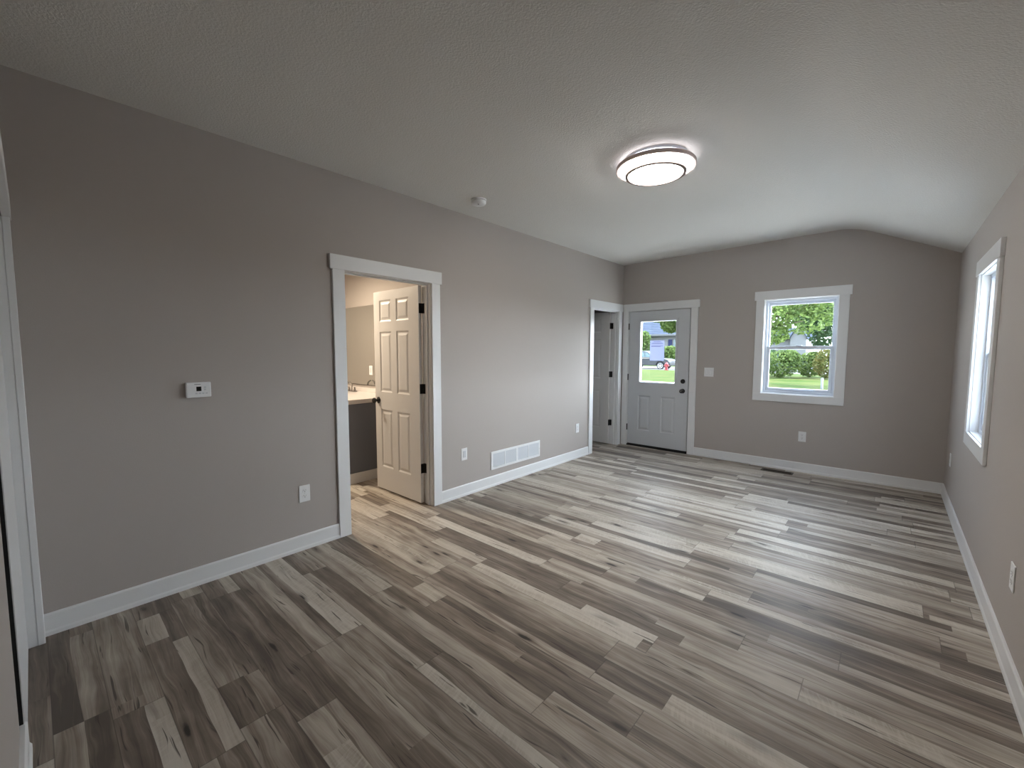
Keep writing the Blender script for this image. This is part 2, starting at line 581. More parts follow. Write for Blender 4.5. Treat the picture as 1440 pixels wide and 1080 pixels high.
# rooms behind the left wall
struct(MB().box(-2.87, -WL, 1.10, 1.20, 0, 2.46).build('wall_bathroom_front', M['wall']), 'bathroom wall opposite its mirror', 'wall')
struct(MB().box(-2.87, -WL, 2.75, 2.86, 0, 2.46).build('wall_bathroom_back', M['wall']), 'bathroom wall carrying the mirror', 'wall')
struct(MB().box(-2.87, -2.76, 1.20, 2.75, 0, 2.46).build('wall_bathroom_side', M['wall']), 'bathroom wall beyond the sink', 'wall')
struct(MB().box(-2.87, -WL, 1.10, 2.86, 2.46, 2.54).build('ceiling_bathroom', M['ceiling']), 'bathroom ceiling', 'ceiling')
struct(MB().box(-2.87, -2.76, 2.86, L_, 0, 2.46).build('wall_side_room', M['wall']), 'wall of the side room behind the far doorway', 'wall')
struct(MB().box(-2.87, -WL, 2.86, L_, 2.46, 2.54).build('ceiling_side_room', M['ceiling']), 'ceiling of the side room behind the far doorway', 'ceiling')

# baseboards: board with eased top and small shoe
def bb_prof():
    return [(0, 0), (BBT, 0), (BBT, 0.018), (BBT - 0.004, 0.028), (BBT - 0.004, BBH - 0.008), (BBT - 0.008, BBH), (0, BBH)]
def bb_x(sign, x, y0, y1, mb):      # along y, protruding sign*x
    return mb.prism([(x + sign * a, b) for a, b in bb_prof()], y0, y1, 'y')
def bb_y(sign, y, x0, x1, mb):      # along x
    return mb.prism([(y + sign * a, b) for a, b in bb_prof()], x0, x1, 'x')
mb = MB()
bb_x(1, 0, -0.137, A0 - CW, mb)
bb_x(1, 0, A1 + CW, B0 - CW, mb)
struct(mb.build('baseboard_left', M['trim']), 'white baseboard along the left wall', 'baseboard')
mb = MB()
bb_y(-1, L_, D1 + CW, W_, mb)
struct(mb.build('baseboard_far', M['trim']), 'white baseboard under the end wall window', 'baseboard')
mb = MB()
bb_x(-1, W_, -4.0, L_ - BBT, mb)
struct(mb.build('baseboard_right', M['trim']), 'white baseboard along the right wall', 'baseboard')
mb = MB()
mb.prism([(YN + a * 1.5, b) for a, b in bb_prof()], 0.87, 1.95, 'x')
struct(mb.build('baseboard_near', M['trim']), 'white baseboard at the bottom left corner of the photo', 'baseboard')

# ------------------------------------------------------------------ panelled door leaf
def panel_body(a0, a1, b0, b1, c0, c1):
    """raised-and-fielded panel filling a hole; a horizontal, b vertical, c thickness (local)"""
    mb = MB()
    def side(c, s):
        lv = [(0, 0.0), (0.012, 0.007), (0.022, 0.007), (0.042, 0.001)]
        rings = [[(a0 + i, c + s * d, b0 + i), (a1 - i, c + s * d, b0 + i), (a1 - i, c + s * d, b1 - i), (a0 + i, c + s * d, b1 - i)] for i, d in lv]
        vs = [q for r in rings for q in r]
        fs = []
        for k in range(len(rings) - 1):
            for j in range(4):
                j2 = (j + 1) % 4
                fs.append((k * 4 + j, k * 4 + j2, k * 4 + 4 + j2, k * 4 + 4 + j))
        b = 4 * (len(rings) - 1)
        fs.append((b, b + 1, b + 2, b + 3))
        mb.add(vs, fs)
    side(c0, 1)
    side(c1, -1)
    return mb

SIX = [(0.10, 0.305, 1.735, 1.945), (0.395, 0.60, 1.735, 1.945),
       (0.10, 0.305, 1.025, 1.632), (0.395, 0.60, 1.025, 1.632),
       (0.10, 0.305, 0.25, 0.845), (0.395, 0.60, 0.25, 0.845)]

def knob_mb(c, axis, s):
    """round knob with rose; axis 'y' or 'x', s = direction out of the door"""
    pr = [(0.033, 0.0), (0.033, 0.006), (0.028, 0.010), (0.013, 0.012), (0.011, 0.030), (0.018, 0.036), (0.027, 0.044), (0.029, 0.054), (0.025, 0.063), (0.012, 0.068)]
    return MB().lathe([(r, s * h) for r, h in pr], c, axis, 24)

def six_panel_door(name, y_front, hinge_x, width, jamb_y, label, a0, a1, right_edge):
    """door opened 90 degrees into the room behind the left wall: leaf lies along -x, front face at y_front facing -y"""
    root = thing(name, (-WL, (a0 + a1) / 2, 0), label, 'door', kind='structure')
    # jamb
    jb = MB()
    for y in (a0 - 0.016, a1 - 0.005):
        jb.box(-WL - 0.001, 0.001, y, y + 0.021, 0, H + 0.016)
    jb.box(-WL - 0.001, 0.001, a0 - 0.016, a1 + 0.016, H - 0.005, H + 0.016)
    j = jb.build('door_jamb', M['trim'], root)
    st = MB()
    for y, s in ((a0 + 0.005, 1), (a1 - 0.005, -1)):
        st.box(-0.075, -0.038, y, y + s * 0.011, 0, H - 0.016)
    st.box(-0.075, -0.038, a0 + 0.005, a1 - 0.005, H - 0.016, H - 0.005)
    st.build('door_stop', M['trim'], root, 0.002)
    # casing, both faces of the wall
    cs = MB()
    cs.box(0, CT, a0 - CW, a0, 0, H)
    cs.box(0, CT, a1, min(a1 + CW, right_edge), 0, H)
    hr = min(a1 + CW + OV, right_edge)
    cs.box(0, CT + 0.004, a0 - CW - OV, hr, H, H + HD)
    cs.box(-WL - CT, -WL, a0 - CW, a0, 0, H)
    cs.box(-WL - CT, -WL, a1 - 0.002, min(a1 + CW, right_edge), 0, H)
    cs.box(-WL - CT, -WL, a0 - CW, min(a1 + CW, right_edge), H, H + HD)
    cs.build('door_casing', M['trim'], root, 0.002)
    # leaf
    x0 = hinge_x
    t = 0.035
    k = width / 0.76
    hs = [(x0 - b * k - 0.055 * k + 0.0, x0 - a * k - 0.055 * k, c, d) for a, b, c, d in SIX]
    lf = grid_solid((x0 - width, x0), (0.012, 2.035), y_front, y_front + t, hs, 'y').build('door_leaf', M['door'], root, 0.0015)
    for h in hs:
        panel_body(h[0], h[1], h[2], h[3], y_front, y_front + t).build('door_panel', M['door'], lf)
    kx = x0 - width + 0.062
    kb = knob_mb((kx, y_front, 0.935), 'y', -1)
    kb.build('door_knob', M['black'], lf)
    knob_mb((kx, y_front + t, 0.935), 'y', 1).build('door_knob', M['black'], lf)
    for z in (0.295, 1.045, 1.785):
        hb = MB()
        hb.box(x0 - 0.0, x0 + 0.003, y_front + 0.004, y_front + t, z, z + 0.09)
        hb.box(-WL, -WL + 0.036, a1 - 0.008, a1 - 0.005, z, z + 0.09)
        hb.lathe([(0.0075, 0), (0.0075, 0.09)], (x0 + 0.006, (y_front + t + a1 - 0.005) / 2, z), 'z', 12)
        hb.box(x0 + 0.001, x0 + 0.008, y_front + t - 0.004, a1 - 0.005, z, z + 0.09)
        hb.build('hinge', M['black'], lf)
    return root

six_panel_door('door_1', 2.258, -0.118, 0.762, A1, 'white six panel door standing open into the lit bathroom', A0, A1, 99)
six_panel_door('door_2', 5.786, -0.118, 0.70, B1, 'white panel door standing open in the doorway beside the grey glazed door', B0, B1, L_ - CT)

# ------------------------------------------------------------------ entry door on the far wall
ed = thing('door_3', ((D0 + D1) / 2, L_, 0), 'grey entry door with a half window and black hardware', 'door', kind='structure')
jb = MB()
for x in (D0 - 0.016, D1 - 0.005):
    jb.box(x, x + 0.021, L_ - 0.001, L_ + WF, 0, H + 0.016)
jb.box(D0 - 0.016, D1 + 0.016, L_ - 0.001, L_ + WF, H - 0.005, H + 0.016)
jb.build('door_jamb', M['trim'], ed)
cs = MB()
cs.box(CT, D0, L_ - CT, L_, 0, H)
cs.box(D1, D1 + CW, L_ - CT, L_, 0, H)
cs.box(CT + 0.004, D1 + CW + OV, L_ - CT - 0.004, L_, H, H + HD)
cs.build('door_casing', M['trim'], ed, 0.002)
ex0, ex1 = D0 + 0.010, D1 - 0.015
yf = L_ + 0.004
GX0, GX1, GZ0, GZ1 = 0.298, 0.826, 0.985, 1.885
ph = [(0.278, 0.468, 0.253, 0.781), (0.632, 0.836, 0.253, 0.781)]
lf = grid_solid((ex0, ex1), (0.032, H - 0.010), yf, yf + 0.044, [(GX0 - 0.012, GX1 + 0.012, GZ0 - 0.012, GZ1 + 0.012)] + ph, 'y').build('door_leaf', M['greydoor'], ed, 0.0015)
for h in ph:
    panel_body(h[0], h[1], h[2], h[3], yf, yf + 0.044).build('door_panel', M['greydoor'], lf)
lt = grid_solid((GX0 - 0.030, GX1 + 0.030), (GZ0 - 0.030, GZ1 + 0.030), yf - 0.011, yf + 0.001, [(GX0, GX1, GZ0, GZ1)], 'y')
lt.build('window_moulding', M['greydoor'], lf, 0.004, 3)
li = grid_solid((GX0 - 0.012, GX1 + 0.012), (GZ0 - 0.012, GZ1 + 0.012), yf + 0.001, yf + 0.046, [(GX0 + 0.004, GX1 - 0.004, GZ0 + 0.004, GZ1 - 0.004)], 'y')
li.build('window_liner', M['trim'], lf)
tag(MB().box(GX0, GX1, yf + 0.020, yf + 0.024, GZ0, GZ1).build('glass', M['glass'], lf), 'clear window glass')
kb = knob_mb((0.942, yf, 0.885), 'y', -1)
kb.build('door_knob', M['black'], lf)
db = MB().lathe([(0.032, 0), (0.032, -0.008), (0.028, -0.014), (0.012, -0.015), (0.012, -0.018)], (0.942, yf, 1.022), 'y', 24)
db.box(0.936, 0.948, yf - 0.030, yf - 0.014, 1.006, 1.038)
db.build('deadbolt', M['black'], lf)
MB().lathe([(0.007, -0.0685), (0.007, -0.070)], (0.942, yf, 0.885), 'y', 12).build('knob_button', M['chrome'], lf)
for z in (0.235, 1.005, 1.770):
    hb = MB().lathe([(0.0075, 0), (0.0075, 0.095)], (D0 + 0.006, L_ - 0.006, z), 'z', 12)
    hb.box(D0 + 0.006, D0 + 0.010, L_ - 0.004, L_ + 0.03, z, z + 0.095)
    hb.build('hinge', M['black'], lf)
ws_ = MB().box(D0 + 0.005, D0 + 0.022, yf + 0.045, yf + 0.062, 0.02, H - 0.005)
ws_.box(D1 - 0.024, D1 - 0.005, yf + 0.045, yf + 0.062, 0.02, H - 0.005)
ws_.box(D0 + 0.005, D1 - 0.005, yf + 0.045, yf + 0.062, H - 0.022, H - 0.005)
ws_.build('weather_strip', M['rubber'], ed)  # strip added to block daylight leaks; its black stands in for gap shade
MB().box(ex0, ex1, yf + 0.002, yf + 0.04, 0.021, 0.033).build('door_sweep', M['rubber'], lf)
MB().box(D0 + 0.005, D1 - 0.005, L_ - 0.012, L_ + WF, 0.0, 0.02).build('threshold', M['rubber'], ed, 0.003)

# ------------------------------------------------------------------ closet door at the left edge
cdr = thing('door_4', (0.45, YN, 0), 'white door edge and casing at the left edge of the photo', 'door', kind='structure')
cb = MB()
cb.box(0.0, 0.085, YN + 0.044, -0.137, 0, H)
cb.box(0.0, 1.9, YN + 0.044, -0.133, H, H + HD)
cb.build('door_casing', M['trim'], cdr, 0.003)
MB().box(0.0, 0.082, YN + 0.008, YN + 0.044, 0, H).build('door_jamb', M['trim'], cdr, 0.002)
MB().box(0.084, 0.885, YN - 0.022, YN + 0.012, 0.004, H).build('door_leaf', M['trim'], cdr, 0.001)
MB().box(0.8845, 0.8865, YN - 0.021, YN + 0.0085, BBH, H - 0.002).build('gap_shade_strip', M['rubber'], cdr)  # black strip on the leaf end, painting in the shade of the gap

# ------------------------------------------------------------------ windows (single hung vinyl in a cased opening)
def window(name, label, u0, u1, z0, z1, fn, loc):
    """built in local (u along wall, d depth outwards from the wall face, z); fn maps to world"""
    root = thing(name, loc, label, 'window', kind='structure')
    def P(mb): return mb.xf(fn)
    c = MB()
    c.box(u0 - CW, u0, -CT, 0, z0, z1)
    c.box(u1, u1 + CW, -CT, 0, z0, z1)
    c.box(u0 - CW - OV, u1 + CW + OV, -CT - 0.004, 0, z1, z1 + HD)
    c.box(u0 - CW, u1 + CW, -CT, 0, z0 - CW, z0)
    P(c).build('window_casing', M['trim'], root, 0.002)
    P(grid_solid((u0 - 0.012, u1 + 0.012), (z0 - 0.012, z1 + 0.012), -0.001, 0.045, [(u0 + 0.006, u1 - 0.006, z0 + 0.006, z1 - 0.006)], 'y')).build('jamb_extension', M['trim'], root)
    P(grid_solid((u0 - 0.012, u1 + 0.012), (z0 - 0.012, z1 + 0.012), 0.045, 0.130, [(u0 + 0.032, u1 - 0.032, z0 + 0.032, z1 - 0.032)], 'y')).build('window_frame', M['vinyl'], root, 0.002)
    zm = z0 + (z1 - z0) * 0.49
    f = 0.034
    a0, a1 = u0 + 0.030, u1 - 0.030
    # lower sash in the inner track, upper sash in the outer track
    lo = P(grid_solid((a0, a1), (z0 + 0.028, zm + 0.02), 0.056, 0.081, [(a0 + f, a1 - f, z0 + 0.070, zm - 0.018)], 'y')).build('lower_sash', M['vinyl'], root, 0.003)
    tag(P(MB().box(a0 + f - 0.004, a1 - f + 0.004, 0.067, 0.070, z0 + 0.066, zm - 0.014)).build('glass', M['glass'], lo), 'clear window glass')
    up = P(grid_solid((a0, a1), (zm - 0.02, z1 - 0.028), 0.083, 0.106, [(a0 + 0.024, a1 - 0.024, zm + 0.018, z1 - 0.066)], 'y')).build('upper_sash', M['vinyl'], root, 0.003)
    tag(P(MB().box(a0 + f - 0.004, a1 - f + 0.004, 0.093, 0.096, zm + 0.014, z1 - 0.062)).build('glass', M['glass'], up), 'clear window glass')
    um = (u0 + u1) / 2
    P(MB().box(um - 0.03, um + 0.03, 0.054, 0.080, zm + 0.02, zm + 0.032)).build('sash_lock', M['vinyl'], lo, 0.004)
    lr = MB().box(um - 0.16, um + 0.16, 0.040, 0.058, z0 + 0.050, z0 + 0.058)
    P(lr).build('lift_rail', M['vinyl'], lo, 0.002)
    return root
window('window_1', 'white single hung window in the end wall looking onto trees', *W1,
       lambda u, d, z: (u, L_ + d, z), ((W1[0] + W1[1]) / 2, L_, W1[2]))
window('window_2', 'white single hung window in the right wall seen edge on', *W2,
       lambda u, d, z: (W_ + d, u, z), (W_, (W2[0] + W2[1]) / 2, W2[2]))

# ------------------------------------------------------------------ ceiling light
LC = (1.815, 2.88)
zc = ZL + (RZ + 0.018 - ZL) * LC[0] / RX
cl = thing('ceiling_light', (LC[0], LC[1], zc), 'round flush ceiling light, lit, with a brown metal ring', 'ceiling light')
X0, Y0 = LC
MB().lathe([(0.215, 0.004), (0.218, -0.006), (0.218, -0.016), (0.19, -0.020)], (X0, Y0, zc), 'z', 72).build('base_plate', M['vinyl'], cl)
tag(MB().lathe([(0.208, -0.016), (0.216, -0.020), (0.216, -0.038), (0.208, -0.040)], (X0, Y0, zc), 'z', 72).build('light_band', M['halo'], cl), 'glowing band above the metal ring')
def ring_mb(c, prof, n=96):
    r = MB()
    vs, fs = [], []
    k = len(prof)
    for i in range(n):
        a = 2 * math.pi * i / n
        for rr, h in prof:
            vs.append((c[0] + rr * math.cos(a), c[1] + rr * math.sin(a), c[2] + h))
    for i in range(n):
        for j in range(k):
            i2, j2 = (i + 1) % n, (j + 1) % k
            fs.append((i * k + j, i2 * k + j, i2 * k + j2, i * k + j2))
    return r.add(vs, fs, True)
ring_mb((X0, Y0, zc), [(0.205, -0.042), (0.262, -0.040), (0.268, -0.046), (0.268, -0.064), (0.263, -0.069), (0.250, -0.068), (0.205, -0.056)]).build('metal_ring', M['bronze'], cl)
dfp = [(0.249, -0.064), (0.247, -0.070), (0.232, -0.082), (0.212, -0.092), (0.200, -0.095)]
tag(MB().lathe(dfp, (X0, Y0, zc), 'z', 96).build('outer_diffuser', M['diffuser'], cl), 'glowing white outer diffuser')
ring_mb((X0, Y0, zc), [(0.183, -0.094), (0.206, -0.090), (0.207, -0.106), (0.197, -0.111), (0.185, -0.109)]).build('inner_ring', M['dark_ring'], cl)
tag(MB().lathe([(0.186, -0.100), (0.178, -0.106), (0.12, -0.111), (0.05, -0.114), (0.01, -0.1145)], (X0, Y0, zc), 'z', 96).build('centre_diffuser', M['diffuser'], cl), 'glowing white centre disc')

# ------------------------------------------------------------------ smoke detector
SD = (0.372, 2.552)
zs = ZL + (RZ + 0.018 - ZL) * SD[0] / RX
sdt = thing('smoke_detector', (SD[0], SD[1], zs), 'small round white smoke detector on the ceiling near the left wall', 'smoke detector')
MB().lathe([(0.066, 0.002), (0.068, -0.004), (0.068, -0.010), (0.058, -0.012)], (SD[0], SD[1], zs), 'z', 40).build('mounting_plate', M['plastic'], sdt)
MB().lathe([(0.055, -0.011), (0.055, -0.016)], (SD[0], SD[1], zs), 'z', 40).build('vent_gap', M['slot'], sdt)
MB().lathe([(0.060, -0.015), (0.063, -0.018), (0.062, -0.034), (0.054, -0.043), (0.030, -0.047), (0.01, -0.048)], (SD[0], SD[1], zs), 'z', 40).build('cover', M['plastic'], sdt)
MB().lathe([(0.007, -0.046), (0.007, -0.0495)], (SD[0] + 0.018, SD[1] - 0.020, zs), 'z', 16).build('test_button', M['grey_print'], sdt)

# ------------------------------------------------------------------ thermostat on the left wall
th = thing('thermostat', (0, 0.550, 1.160), 'white thermostat with a small dark display on the left wall', 'thermostat')
MB().box(0, 0.006, 0.492, 0.610, 1.162, 1.248).build('back_plate', M['plastic'], th, 0.002)
MB().box(0.006, 0.030, 0.489, 0.613, 1.159, 1.250).build('housing', M['plastic'], th, 0.006, 3)
MB().box(0.0298, 0.0306, 0.538, 0.563, 1.197, 1.224).build('display', M['lcd'], th)
MB().box(0.0298, 0.0303, 0.529, 0.560, 1.236, 1.2395).build('caption_strip', M['grey_print'], th)
for z in (1.219, 1.206):
    MB().box(0.0298, 0.032, 0.576, 0.587, z - 0.004, z + 0.004).build('button', M['louvre'], th, 0.001)
for k in range(4):
    MB().box(0.0298, 0.0312, 0.532 + k * 0.017, 0.543 + k * 0.017, 1.180, 1.187).build('button', M['louvre'], th, 0.0008)

# ------------------------------------------------------------------ outlets (built facing +x at the origin of each Empty)
def outlet(name, loc, rz, label, group, decora=False):
    r = thing(name, (0, 0, 0), label, 'outlet', group)
    MB().box(0, 0.006, -0.0385, 0.0385, -0.061, 0.061).build('cover_plate', M['plastic'], r, 0.003, 3)
    for s in (1, -1):
        zc_ = s * 0.0195
        fc = MB().prism([(0.0172 * math.cos(a) if abs(math.cos(a)) < .86 else math.copysign(.0148, math.cos(a)), zc_ + 0.0165 * math.sin(a)) for a in [2 * math.pi * q / 24 for q in range(24)]], 0.0055, 0.0078, 'x')
        face = fc.build('receptacle', M['plastic'], r)
        sl = MB()
        sl.box(0.0077, 0.0081, -0.0075, -0.0055, zc_ + 0.001, zc_ + 0.009)
        sl.box(0.0077, 0.0081, 0.0055, 0.0075, zc_ + 0.002, zc_ + 0.009)
        sl.lathe([(0.0028, 0.0077), (0.0028, 0.0081)], (0, 0, zc_ - 0.006), 'x', 12)
        sl.build('slots', M['slot'], face)
    MB().lathe([(0.003, 0.0058), (0.0026, 0.0068)], (0, 0, 0), 'x', 12).build('screw', M['louvre'], r)
    r.location = loc
    r.rotation_euler = (0, 0, rz)
    return r
OG = 'white outlets low on the walls'
o0 = outlet('power_outlet', (0, 1.152, 0.412), 0, 'white outlet on the left wall just left of the bathroom door', OG)
dup(o0, (0, 4.735, 0.409), 0, 'white outlet on the left wall beside the far doorway', OG)
dup(o0, (2.372, L_, 0.428), -math.pi / 2, 'white outlet on the end wall below the window', OG)
dup(o0, (W_, 2.765, 0.432), math.pi, 'white outlet on the right wall nearest the camera', OG)
dup(o0, (W_, 5.525, 0.438), math.pi, 'white outlet on the right wall near the far corner', OG)
# blank wall plate right of the bathroom door
bp_ = thing('wall_plate', (0, 2.695, 0.421), 'white wall plate between the bathroom door and the air grille', 'wall plate')
MB().box(0, 0.006, 2.657, 2.734, 0.360, 0.482).build('cover_plate', M['plastic'], bp_, 0.003, 3)
MB().box(0.0055, 0.0085, 2.679, 2.712, 0.388, 0.454).build('insert', M['louvre'], bp_, 0.0015)

sw = thing('light_switch', (1.287, L_, 1.164), 'white double light switch beside the entry door', 'light switch')
MB().box(1.226, 1.348, L_ - 0.007, L_, 1.103, 1.225).build('cover_plate', M['plastic'], sw, 0.003, 3)
for cx in (1.264, 1.310):
    fr = MB().xf(lambda *q: q)
    MB().box(cx - 0.0165, cx + 0.0165, L_ - 0.0082, L_ - 0.006, 1.1305, 1.1975).build('switch_surround', M['louvre'], sw)
    rk = MB().prism([(L_ - 0.008, 1.133), (L_ - 0.010, 1.133), (L_ - 0.0135, 1.195), (L_ - 0.008, 1.195)], cx - 0.0145, cx + 0.0145, 'x')
    rk.build('rocker', M['plastic'], sw, 0.001)

# ------------------------------------------------------------------ return air grille and floor register
gr = thing('return_air_grille', (0, 3.49, 0.178), 'wide white return air grille low on the left wall', 'air grille')
gy0, gy1, gz0, gz1 = 3.072, 3.911, 0.180, 0.374
bays = []
bw = (gy1 - gy0 - 0.028 * 2 - 0.016 * 2 - 0.030) / 4
y = gy0 + 0.028
for k in range(4):
    bays.append((y, y + bw))
    y += bw + (0.030 if k == 1 else 0.016)
grid_solid((gy0, gy1), (gz0, gz1), 0.0, 0.009, [(a, b, gz0 + 0.024, gz1 - 0.024) for a, b in bays], 'x').build('frame', M['plastic'], gr, 0.002)
for a, b in bays:
    lv = MB()
    z = gz0 + 0.026
    while z < gz1 - 0.026:
        lv.prism([(0.0075, z), (0.0082, z + 0.0008), (0.0015, z + 0.0095), (0.0008, z + 0.0088)], a, b, 'y')
        z += 0.0085
    lv.build('louvre_bank', M['louvre'], gr)
MB().box(0.0003, 0.0008, gy0 + 0.02, gy1 - 0.02, gz0 + 0.02, gz1 - 0.02).build('dark_backing', M['grey_print'], gr)
for yy in (gy0 + 0.012, gy1 - 0.012):
    MB().lathe([(0.004, 0.0088), (0.003, 0.0105)], (0, yy, (gz0 + gz1) / 2), 'x', 12).build('screw', M['louvre'], gr)

fr_ = thing('floor_register', (2.16, 5.79, 0), 'dark floor register in front of the end wall baseboard', 'floor vent')
grid_solid((1.995, 2.325), (5.735, 5.855), 0.0, 0.004, [(2.015, 2.305, 5.757, 5.833)], 'z').build('frame', M['register'], fr_, 0.001)
MB().box(2.015, 2.305, 5.757, 5.833, 0.0004, 0.001).build('dark_opening', M['rubber'], fr_)
for k in range(4):
    yk = 5.768 + k * 0.018
    MB().box(2.015, 2.305, yk, yk + 0.003, 0.0005, 0.0035).build('vane', M['register'], fr_)

# ------------------------------------------------------------------ bathroom: vanity, top, faucet, mirror
va = thing('vanity_cabinet', (-1.93, 2.42, 0), 'grey vanity cabinet under the white bathroom counter', 'cabinet')
MB().box(-2.74, -1.182, 2.085, 2.742, 0.0, 0.868).build('body', M['vanity'], va, 0.002)
MB().box(-1.182, -1.168, 2.085, 2.742, 0.0, 0.113).build('base_trim', M['trim'], va, 0.002)
ct = thing('vanity_countertop', (-1.93, 2.42, 0.868), 'pale countertop on the grey bathroom vanity', 'countertop')
MB().box(-2.74, -1.165, 2.065, 2.744, 0.869, 0.918).build('slab', M['counter'], ct, 0.006, 3)
tag(MB().box(-2.74, -1.17, 2.726, 2.746, 0.918, 0.972).build('backsplash', M['counter'], None, 0.004), 'pale low backsplash strip below the bathroom mirror', 'backsplash')
ring_mb((-2.08, 2.36, 0.918), [(0.17, -0.001), (0.175, 0.0005), (0.165, 0.0008), (0.158, -0.001)], 48).build('basin_rim', M['counter'], ct)
fa = thing('faucet', (-2.08, 2.63, 0.918), 'chrome faucet with two handles on the bathroom counter', 'faucet')
MB().box(-2.17, -1.99, 2.605, 2.66, 0.918, 0.932).build('base', M['chrome'], fa, 0.006, 3)
pts = []
for k in range(15):
    a = math.pi * k / 14
    pts.append((-2.08, 2.63 - 0.055 * (1 - math.cos(a)), 0.99 + 0.055 * math.sin(a)))
MB().tube([(-2.08, 2.63, 0.93), (-2.08, 2.63, 0.96)] + pts + [(-2.08, 2.52, 0.965)], 0.011, 14).build('spout', M['chrome'], fa)
for s in (-1, 1):
    hx = -2.08 + s * 0.07
    hb = MB().lathe([(0.017, 0.012), (0.015, 0.03), (0.010, 0.04), (0.012, 0.055), (0.006, 0.062)], (hx, 2.632, 0.918), 'z', 20)
    hb.tube([(hx, 2.632, 0.966), (hx + s * 0.03, 2.622, 0.975), (hx + s * 0.055, 2.612, 0.978)], [0.006, 0.006, 0.005], 10)
    hb.build('handle', M['chrome'], fa)

mi = thing('wall_mirror', (-2.19, 2.75, 1.01), 'frameless bathroom mirror above the counter', 'mirror')
MB().box(-2.70, -1.690, 2.743, 2.749, 1.008, 2.013).build('glass', M['mirror'], mi)
MB().box(-1.690, -1.683, 2.741, 2.749, 1.004, 2.013).build('edge', M['mirror_edge'], mi)
MB().box(-2.70, -1.683, 2.741, 2.749, 1.004, 1.008).build('edge', M['mirror_edge'], mi)
bo_ = thing('bathroom_outlet', (-1.79, 2.743, 1.195), 'white outlet plate set in the bathroom mirror', 'outlet')
MB().box(-1.830, -1.752, 2.737, 2.743, 1.137, 1.255).build('cover_plate', M['plastic'], bo_, 0.003)
MB().box(-1.808, -1.774, 2.7355, 2.738, 1.162, 1.230).build('receptacle', M['louvre'], bo_, 0.0015)

# ================================================================== outdoors
GZ = -0.15
M['concrete'] = mat('pale_concrete', (0.74, 0.72, 0.67), 0.9, spec=0.03, var=(1.2, 0.12))
M['street'] = mat('street', (0.12, 0.12, 0.12), 0.9, spec=0.03, var=(0.8, 0.10))
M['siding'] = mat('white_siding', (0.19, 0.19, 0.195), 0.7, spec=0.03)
M['roof'] = mat('blue_grey_shingle', (0.040, 0.050, 0.072), 0.85, spec=0.03, var=(1.5, 0.25))
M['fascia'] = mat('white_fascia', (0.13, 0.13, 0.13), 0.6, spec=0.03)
M['shutter'] = mat('blue_shutter', (0.035, 0.04, 0.09), 0.6, spec=0.03)
M['bark'] = mat('bark', (0.07, 0.055, 0.042), 0.9, bump=(30, 0.6, 0.02))
M['carpaint'] = mat('dark_grey_car_paint', (0.02, 0.022, 0.028), 0.35, 0.1)
M['carblue'] = mat('pale_blue_car_paint', (0.07, 0.085, 0.115), 0.3, 0.2)
M['carglass'] = mat('car_glass', (0.05, 0.09, 0.10), 0.08)
M['tyre'] = mat('tyre_rubber', (0.015, 0.015, 0.017), 0.8)
M['rim'] = mat('alloy_rim', (0.45, 0.45, 0.47), 0.3, 0.7)
M['lens'] = mat('lamp_lens', (0.5, 0.5, 0.5), 0.15)
M['red'] = mat('red_paint', (0.20, 0.012, 0.018), 0.45)
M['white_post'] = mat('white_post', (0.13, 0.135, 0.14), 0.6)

def leaf_mat(name, ca, cb):
    mt = bpy.data.materials.new(name)
    mt.use_nodes = True
    t = mt.node_tree
    b = t.nodes['Principled BSDF']
    g = t.nodes.new('ShaderNodeNewGeometry')
    mx = t.nodes.new('ShaderNodeMix')
    mx.data_type = 'RGBA'
    mx.inputs['A'].default_value = (*ca, 1)
    mx.inputs['B'].default_value = (*cb, 1)
    t.links.new(g.outputs['Random Per Island'], mx.inputs['Factor'])
    t.links.new(mx.outputs['Result'], b.inputs['Base Color'])
    b.inputs['Roughness'].default_value = 0.6
    b.inputs['Specular IOR Level'].default_value = 0.25
    tl = t.nodes.new('ShaderNodeBsdfTranslucent')
    t.links.new(mx.outputs['Result'], tl.inputs[0])
    ms = t.nodes.new('ShaderNodeMixShader')
    ms.inputs[0].default_value = 0.4
    t.links.new(b.outputs[0], ms.inputs[1])
    t.links.new(tl.outputs[0], ms.inputs[2])
    t.links.new(ms.outputs[0], t.nodes['Material Output'].inputs[0])
    return mt
M['leaf'] = leaf_mat('green_leaves', (0.042, 0.078, 0.016), (0.145, 0.205, 0.055))
M['leaf_dark'] = leaf_mat('dark_green_leaves', (0.024, 0.054, 0.020), (0.068, 0.120, 0.044))
M['leaf_warm'] = leaf_mat('yellow_orange_leaves', (0.05, 0.075, 0.016), (0.135, 0.115, 0.03))
def grass_mat():
    mt = mat('lawn_grass', (0.11, 0.17, 0.045), 0.9, spec=0.03)
    t = mt.node_tree
    g = t.nodes.new('ShaderNodeNewGeometry')
    n = t.nodes.new('ShaderNodeTexNoise')
    n.inputs['Scale'].default_value = 0.7
    n.inputs['Detail'].default_value = 6
    t.links.new(g.outputs['Position'], n.inputs['Vector'])
    cr = t.nodes.new('ShaderNodeValToRGB')
    cr.color_ramp.elements[0].position = 0.35
    cr.color_ramp.elements[0].color = (0.030, 0.052, 0.012, 1)
    cr.color_ramp.elements[1].position = 0.65
    cr.color_ramp.elements[1].color = (0.058, 0.066, 0.022, 1)
    t.links.new(n.outputs['Fac'], cr.inputs[0])
    t.links.new(cr.outputs[0], t.nodes['Principled BSDF'].inputs['Base Color'])
    return mt
M['grass'] = grass_mat()
M['paper'] = leaf_mat('notice_paper', (0.50, 0.52, 0.66), (0.50, 0.52, 0.66))

